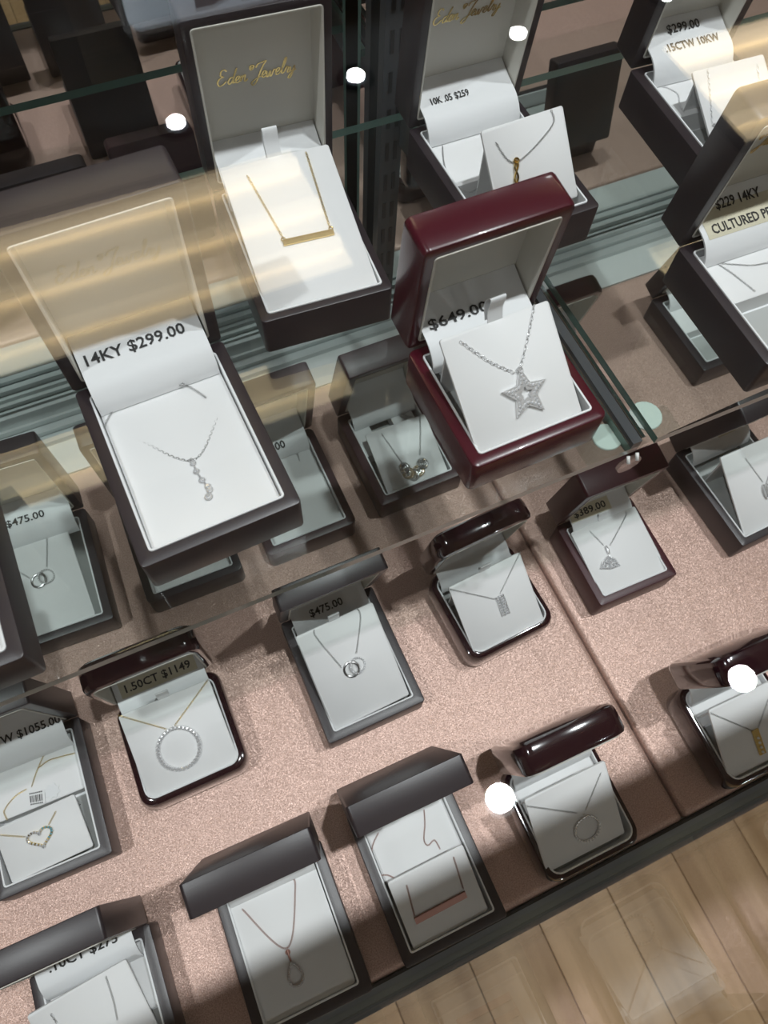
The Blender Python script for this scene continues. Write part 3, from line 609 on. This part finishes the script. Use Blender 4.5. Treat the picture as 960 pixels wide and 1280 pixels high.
def pendant(n, p, q):
    """returns chain, metal and stone materials"""
    if n == 'S1':
        for k, (u, v) in enumerate(q):
            r = (1.25, 1.3, 1.35, 1.3, 1.35, 1.75)[k]; p.ring(u, v, r, .38, 1.0, n=14); p.stone(u, v, 1.3, r*.95)
        p.ring(q[0][0], q[0][1] + 2.2, 1.0, .3, 1, n=12); p.tube([(u, v, .7) for u, v in q], .45); return 'steel', 'silver', 'stone'
    if n == 'S2':
        p.bar(q[0], q[1], 3.4, .3, 1.5); p.bar((q[0][0] + 1, q[0][1] + 1.2), (q[1][0] - 1, q[1][1] + 1.1), .7, 1.5, 2.0)
        for e, v in ((q[0], 41.0), (q[1], 40.6)): p.ring(e[0] + (.8 if e is q[0] else -.9), v - .8, 1.1, .35, 1, n=12)
        return 'gold', 'gold', 'stone'
    if n == 'S3':
        c = q[0]; a0 = math.atan2(q[1][1] - c[1], q[1][0] - c[0]); P5 = lambda R, r: [(c[0] + (R if k % 2 == 0 else r)*math.cos(a0 + PI*k/5), c[1] + (R if k % 2 == 0 else r)*math.sin(a0 + PI*k/5)) for k in range(10)]
        p.prism(P5(13.6, 6.4), .4, 2.0, 0, P5(3.9, 2.0))
        for k in range(5):
            a = a0 + 2*PI*k/5
            for R, off in ((11.3, 0), (9.4, 0), (7.6, -.10), (7.6, .10), (6.0, -.24), (6.0, .24), (4.9, -.52), (4.9, .52)): p.stone(c[0] + R*math.cos(a + off), c[1] + R*math.sin(a + off), 2.1, .95 if R < 11 else .7)
        p.ring(q[1][0], q[1][1] + .8, 1.3, .5, 1.6, n=12); return 'silver', 'silver', 'stone'
    if n == 'S4':
        for ph in (0, PI): p.tube([(q[0][0] + 1.1*math.sin(t*PI*1.6 + ph) + (q[1][0] - q[0][0])*t, q[0][1] + 1 + (q[1][1] - q[0][1])*t, 1.2 + .7*math.cos(t*PI*1.6 + ph)) for t in [k/14 for k in range(18)]], .65)
        p.ring(q[0][0], q[0][1] + .8, 1.5, .6, 1.2, n=12); return 'steel', 'gold', 'stone'
    if n == 'S5':
        d = q[2][0] - q[0][0], q[2][1] - q[0][1]; p.bar(q[0], q[2], 1.8, .3, 1.2)
        for k in range(16): p.stone(q[0][0] + d[0]*(k + .5)/16, q[0][1] + d[1]*(k + .5)/16, 1.4, .8)
        return 'silver', 'silver', 'stone'
    if n == 'D2':
        u, v = -3.6, 22.0
        drop = [(u + 5.0*math.sin(t)*(1.05 - .55*math.cos(t))/1.2, v - 1.5 + 6.8*math.cos(t)) for t in [2*PI*k/26 for k in range(26)]]
        p.tube([(a, b_, 1) for a, b_ in drop], .55, 6, True)
        for a, b_ in drop: p.stone(a, b_, 1.6, .85)
        p.tube([(u, v + 7.0, 1), (u - .1, v + 10, 1.6), (u, v + 13.5, 1)], .7); p.ring(u, v + 12.6, 1.3, .5, 1, n=12); return 'rose', 'rose', 'stone'
    if n == 'D3':
        p.bar(q[0], q[1], 4.6, .3, 1.6); p.bar((q[0][0] + .3, q[0][1] + 1.9), (q[1][0] - .3, q[1][1] + 1.9), .5, 1.6, 1.9); return 'rose', 'rose', 'stone'
    if n in ('D4', 'D7'):
        (u, v) = q[0]; R, k_, r = (9.6, 26, .9) if n == 'D4' else (14.9, 34, 1.55); p.ring(u, v, R, r*.95, .9, n=40)
        for k in range(k_): p.stone(u + R*math.cos(2*PI*k/k_), v + R*math.sin(2*PI*k/k_), 1.5, r)
        p.ring(u + (.3 if n == 'D4' else 1), v + R + .9, 1.2, .35, 1, n=12); return ('steel' if n == 'D4' else 'gold'), 'silver', 'stone'
    if n == 'D5':
        p.bar(q[0], q[1], 5.6, .3, 1.6)
        for k in range(4): p.stone(q[0][0] + (q[1][0] - q[0][0])*(.32 + .19*k), q[0][1] + (q[1][1] - q[0][1])*(.32 + .19*k), 1.8, 1.25)
        return 'steel', 'gold', 'stone'
    if n == 'D6':
        u, v = q[0]; H_ = [(u + .53*16*math.sin(t)**3, v + .42*(13*math.cos(t) - 5*math.cos(2*t) - 2*math.cos(3*t) - math.cos(4*t))) for t in [2*PI*k/30 for k in range(30)]]
        p.tube([(a, b_, 1) for a, b_ in H_], .85, 6, True)
        for k in range(0, 30): p.stone(H_[k][0], H_[k][1], 1.6, .9, 1 if 3 < k < 11 else 0)
        return 'gold', 'gold', ('stone', 'aqua')
    if n in ('D8', 'D11'):
        (a, b_), (c, d) = q[0], q[1]; p.ring(a, b_, 5.7, 1.0, 1.0, .15, mi=1); p.ring(c, d, 5.9, .75, 1.3, -.2)
        for k in range(20): p.stone(c + 5.9*math.cos(2*PI*k/20)*.98, d + 5.9*math.sin(2*PI*k/20), 1.9 - 5.9*math.cos(2*PI*k/20)*.2, .72)
        return 'steel', ('silver', 'steel'), 'stone'
    if n == 'D9':
        d = Vector((q[1][0] - q[0][0], q[1][1] - q[0][1])); p.bar(q[0], q[1], 7.2, .3, .8); e = d.normalized(); s_ = Vector((-e.y, e.x))
        for sg in (-3.4, 3.4): p.bar((q[0][0] + s_.x*sg, q[0][1] + s_.y*sg), (q[1][0] + s_.x*sg, q[1][1] + s_.y*sg), .6, .3, 1.6)
        for k in range(8):
            for sg in (-2.3, 0, 2.3): p.stone(q[0][0] + d.x*(k + .5)/8 + s_.x*sg, q[0][1] + d.y*(k + .5)/8 + s_.y*sg, 1.0 + (.5 if sg == 0 else 0), 1.15 if sg == 0 else .8)
        return 'steel', 'silver', 'stone'
    if n == 'D10':
        t_, l_, r_ = q[1], q[2], q[3]; p.tube([(q[0][0] - .2, q[0][1] + 2.6, 1), (q[0][0] - .4, q[0][1] - .5, 2.0), (q[0][0] - .8, q[0][1] - 4, 1)], 1.15, 8)
        cyc = [t_, ((t_[0] + l_[0])/2 - 1.2, (t_[1] + l_[1])/2 + .8), l_, ((l_[0] + r_[0])/2 + .2, (l_[1] + r_[1])/2 - 1.4), r_, ((t_[0] + r_[0])/2 + 1.2, (t_[1] + r_[1])/2 + .9)]
        p.tube([(a, b_, 1) for a, b_ in cyc], .8, 6, True)
        cx, cy = (t_[0] + l_[0] + r_[0])/3, (t_[1] + l_[1] + r_[1])/3
        for k in range(6):
            a, b_ = cyc[k]; c, d = cyc[(k + 1) % 6]
            for f_ in (.0, .33, .66): p.stone(a + (c - a)*f_ - (a - cx)*.12, b_ + (d - b_)*f_ - (b_ - cy)*.12, 1.5, 1.0)
            p.stone(cx + (a - cx)*.42, cy + (b_ - cy)*.42, 1.4, 1.25)
        p.stone(cx, cy, 1.6, 1.6); return 'steel', 'silver', 'stone'
    if n == 'D14':
        for k, (u, v) in enumerate(q):
            p.ring(u, v, 4.1, 1.4, 1.6, .65 - .22*k, n=20, mi=k % 2); p.ring(u, v, 2.0, .9, 1.4, .65 - .22*k, n=16, mi=0)
            for j in range(8): a = PI*(.9 + .27*j); p.stone(u + 4.0*math.cos(a)*.85, v + 4.0*math.sin(a), 2.4, .85, (j + k) % 2)
        return 'steel', ('steel', 'champagne'), ('stone', 'champagne')
    if n == 'D17':
        for o_, hh in ((0, 0), (2.4, .8)):
            p.tube([(q[0][0] + o_ + 2.2*math.cos(a), q[0][1] - 1 + 6.5*math.sin(a), 1.2 + hh) for a in [2*PI*k/18 for k in range(18)]], .6, 6, True)
        return 'steel', 'silver', 'stone'
    return 'steel', 'silver', 'stone'
def mats(m): return [M[k] for k in (m if isinstance(m, tuple) else (m,))]
for n in NECK:
    mid, ex, ey, nn, L, wd_ = pad_frame(n); p = Pend((mid, ex, ey, nn)); q = NECK[n]['q']
    cm, mm, sm_ = pendant(n, p, q)
    label = WHAT[n] if n in ('D1', 'D5') else WHAT[n] + ' on its white pad'
    if n == 'D5': label = 'necklace with a gold bar of four stones on a white pad'
    if n == 'S1': label = 'necklace with a wavy row of graduated stones in the 14KY box'
    t = thing('necklace', tuple(p.q(*(q[0] if q else (0, 30)), 0)), label, 'necklace', 'pendant necklaces')
    b = MB(); big = {'S3': 1.6, 'S2': 1.25, 'D14': 1.5, 'S5': 1.4, 'S1': 1.25}.get(n, 1.1)
    for l in NECK[n]['c']: links(b, [p.q(u, v, .5) for u, v in l], .00080*big, .00048*big, .00014*big, nn)
    P, Ld, zb = box_frame(n)
    for l in LOOSE.get(n, []): links(b, [P(u*.001, v*.001, BOX[n][5] - .0037 + (.0006 if n == 'S1' else 0)) for u, v in l], .0008, .00045, .00015)
    stuff(b.build('chain', M[cm], t))
    if p.m.v:
        pe = p.m.build('pendant', mats(mm), t, sharp=40)
        if p.st.v: stuff(p.st.build('stones', mats(sm_), pe))
for n, lab in (('S6', 'bare fine chain lying in the cultured pearl box'), ('D13', 'short loose chain on the bare pad of the maroon box')):
    P, Ld, zb = box_frame(n); b = MB()
    t = thing('necklace', tuple(P(BOX[n][3]/2, .07, BOX[n][5] - .004)), lab, 'necklace', 'pendant necklaces')
    for l in LOOSE[n]: links(b, [P(u*.001, v*.001, BOX[n][5] - .0037) for u, v in l], .0008, .00045, .00015)
    stuff(b.build('chain', M['steel'], t))
# price tag, barcode and clasp lying in the heart box
P, Ld, zb = box_frame('D6'); hz = BOX['D6'][5] - .0040
tg = thing('barcode_tag', tuple(P(.038, .057, hz)), 'small white barcode tag lying above the gold heart', 'tag')
tq = EXTRA['tag']; b = MB(); b.loft([[P(u*.001, v*.001, hz + z) for u, v in tq] for z in (.0004, .0007)], True, True); b.build('paper', M['card'], tg)
A, B_, C_, D_ = [Vector((u*.001, v*.001)) for u, v in tq]; b = MB()
def tq_pt(s, t): q = A.lerp(B_, s).lerp(D_.lerp(C_, s), t); return P(q.x, q.y, hz + .00085)
s = .05
for wv in (3, 1, 2, 1, 1, 3, 2, 1, 3, 1, 2):
    b.add([tq_pt(s, .28), tq_pt(s + wv*.022, .28), tq_pt(s + wv*.022, .78), tq_pt(s, .78)], [(0, 1, 2, 3)]); s += wv*.022 + .035
for t0, t1 in ((.06, .16), (.86, .96)):
    for k in range(7): b.add([tq_pt(.05 + .12*k, t0), tq_pt(.13 + .12*k, t0), tq_pt(.13 + .12*k, t1), tq_pt(.05 + .12*k, t1)], [(0, 1, 2, 3)])
b.build('barcode', M['ink'], tg, recalc=False)
b = MB(); nst = 16; cx, cy = .0492, .0575
b.loft([[P(cx + (.0058 if k % 2 else .0042)*math.cos(2*PI*k/nst)*1.05, cy + (.0058 if k % 2 else .0042)*math.sin(2*PI*k/nst), hz + z) for k in range(nst)] for z in (.0003, .0006)], True, True); b.build('star_sticker', M['white'], tg)
ck = thing('chain_clasp', tuple(P(.041, .093, hz + .003)), 'gold lobster clasp and silver tube above the barcode tag', 'clasp')
(c0, c1), (d0, d1) = EXTRA['clasp']; up = .0052
b = MB(); b.tube(spline([P(.001*c0 - .004, .001*c1 - .001, hz + up), P(.001*c0, .001*c1 + .002, hz + up + .001), P(.001*c0 + .004, .001*c1 + .001, hz + up), P(.001*c0 + .001, .001*c1 - .002, hz + up), P(.001*c0 - .004, .001*c1 - .001, hz + up)], 4), .0009, 6); b.build('hook', M['gold'], ck)
b = MB(); b.tube([P(.001*d0 - .005, .001*d1 - .001, hz + up), P(.001*d0 + .005, .001*d1 + .0005, hz + up)], .0011, 8); b.build('tube', M['silver'], ck)
u, v = EXTRA['S1clasp'][0]; P, Ld, zb = box_frame('S1'); hz = BOX['S1'][5] - .004
ck = thing('chain_clasp', tuple(P(.001*u, .001*v, hz)), 'bunched silver clasp at the hinge of the 14KY box', 'clasp')
b = MB()
for k in range(5): b.tube([P(.001*u + .0022*math.cos(2*PI*j/10 + k) + .0015*math.cos(k*2.2), .001*v + .0022*math.sin(2*PI*j/10) + .0015*math.sin(k*2.2), hz + .0022 + .0012*math.sin(2*PI*j/10 + k*1.7)) for j in range(10)], .00045, 5, closed=True)
b.build('rings', M['steel'], ck)
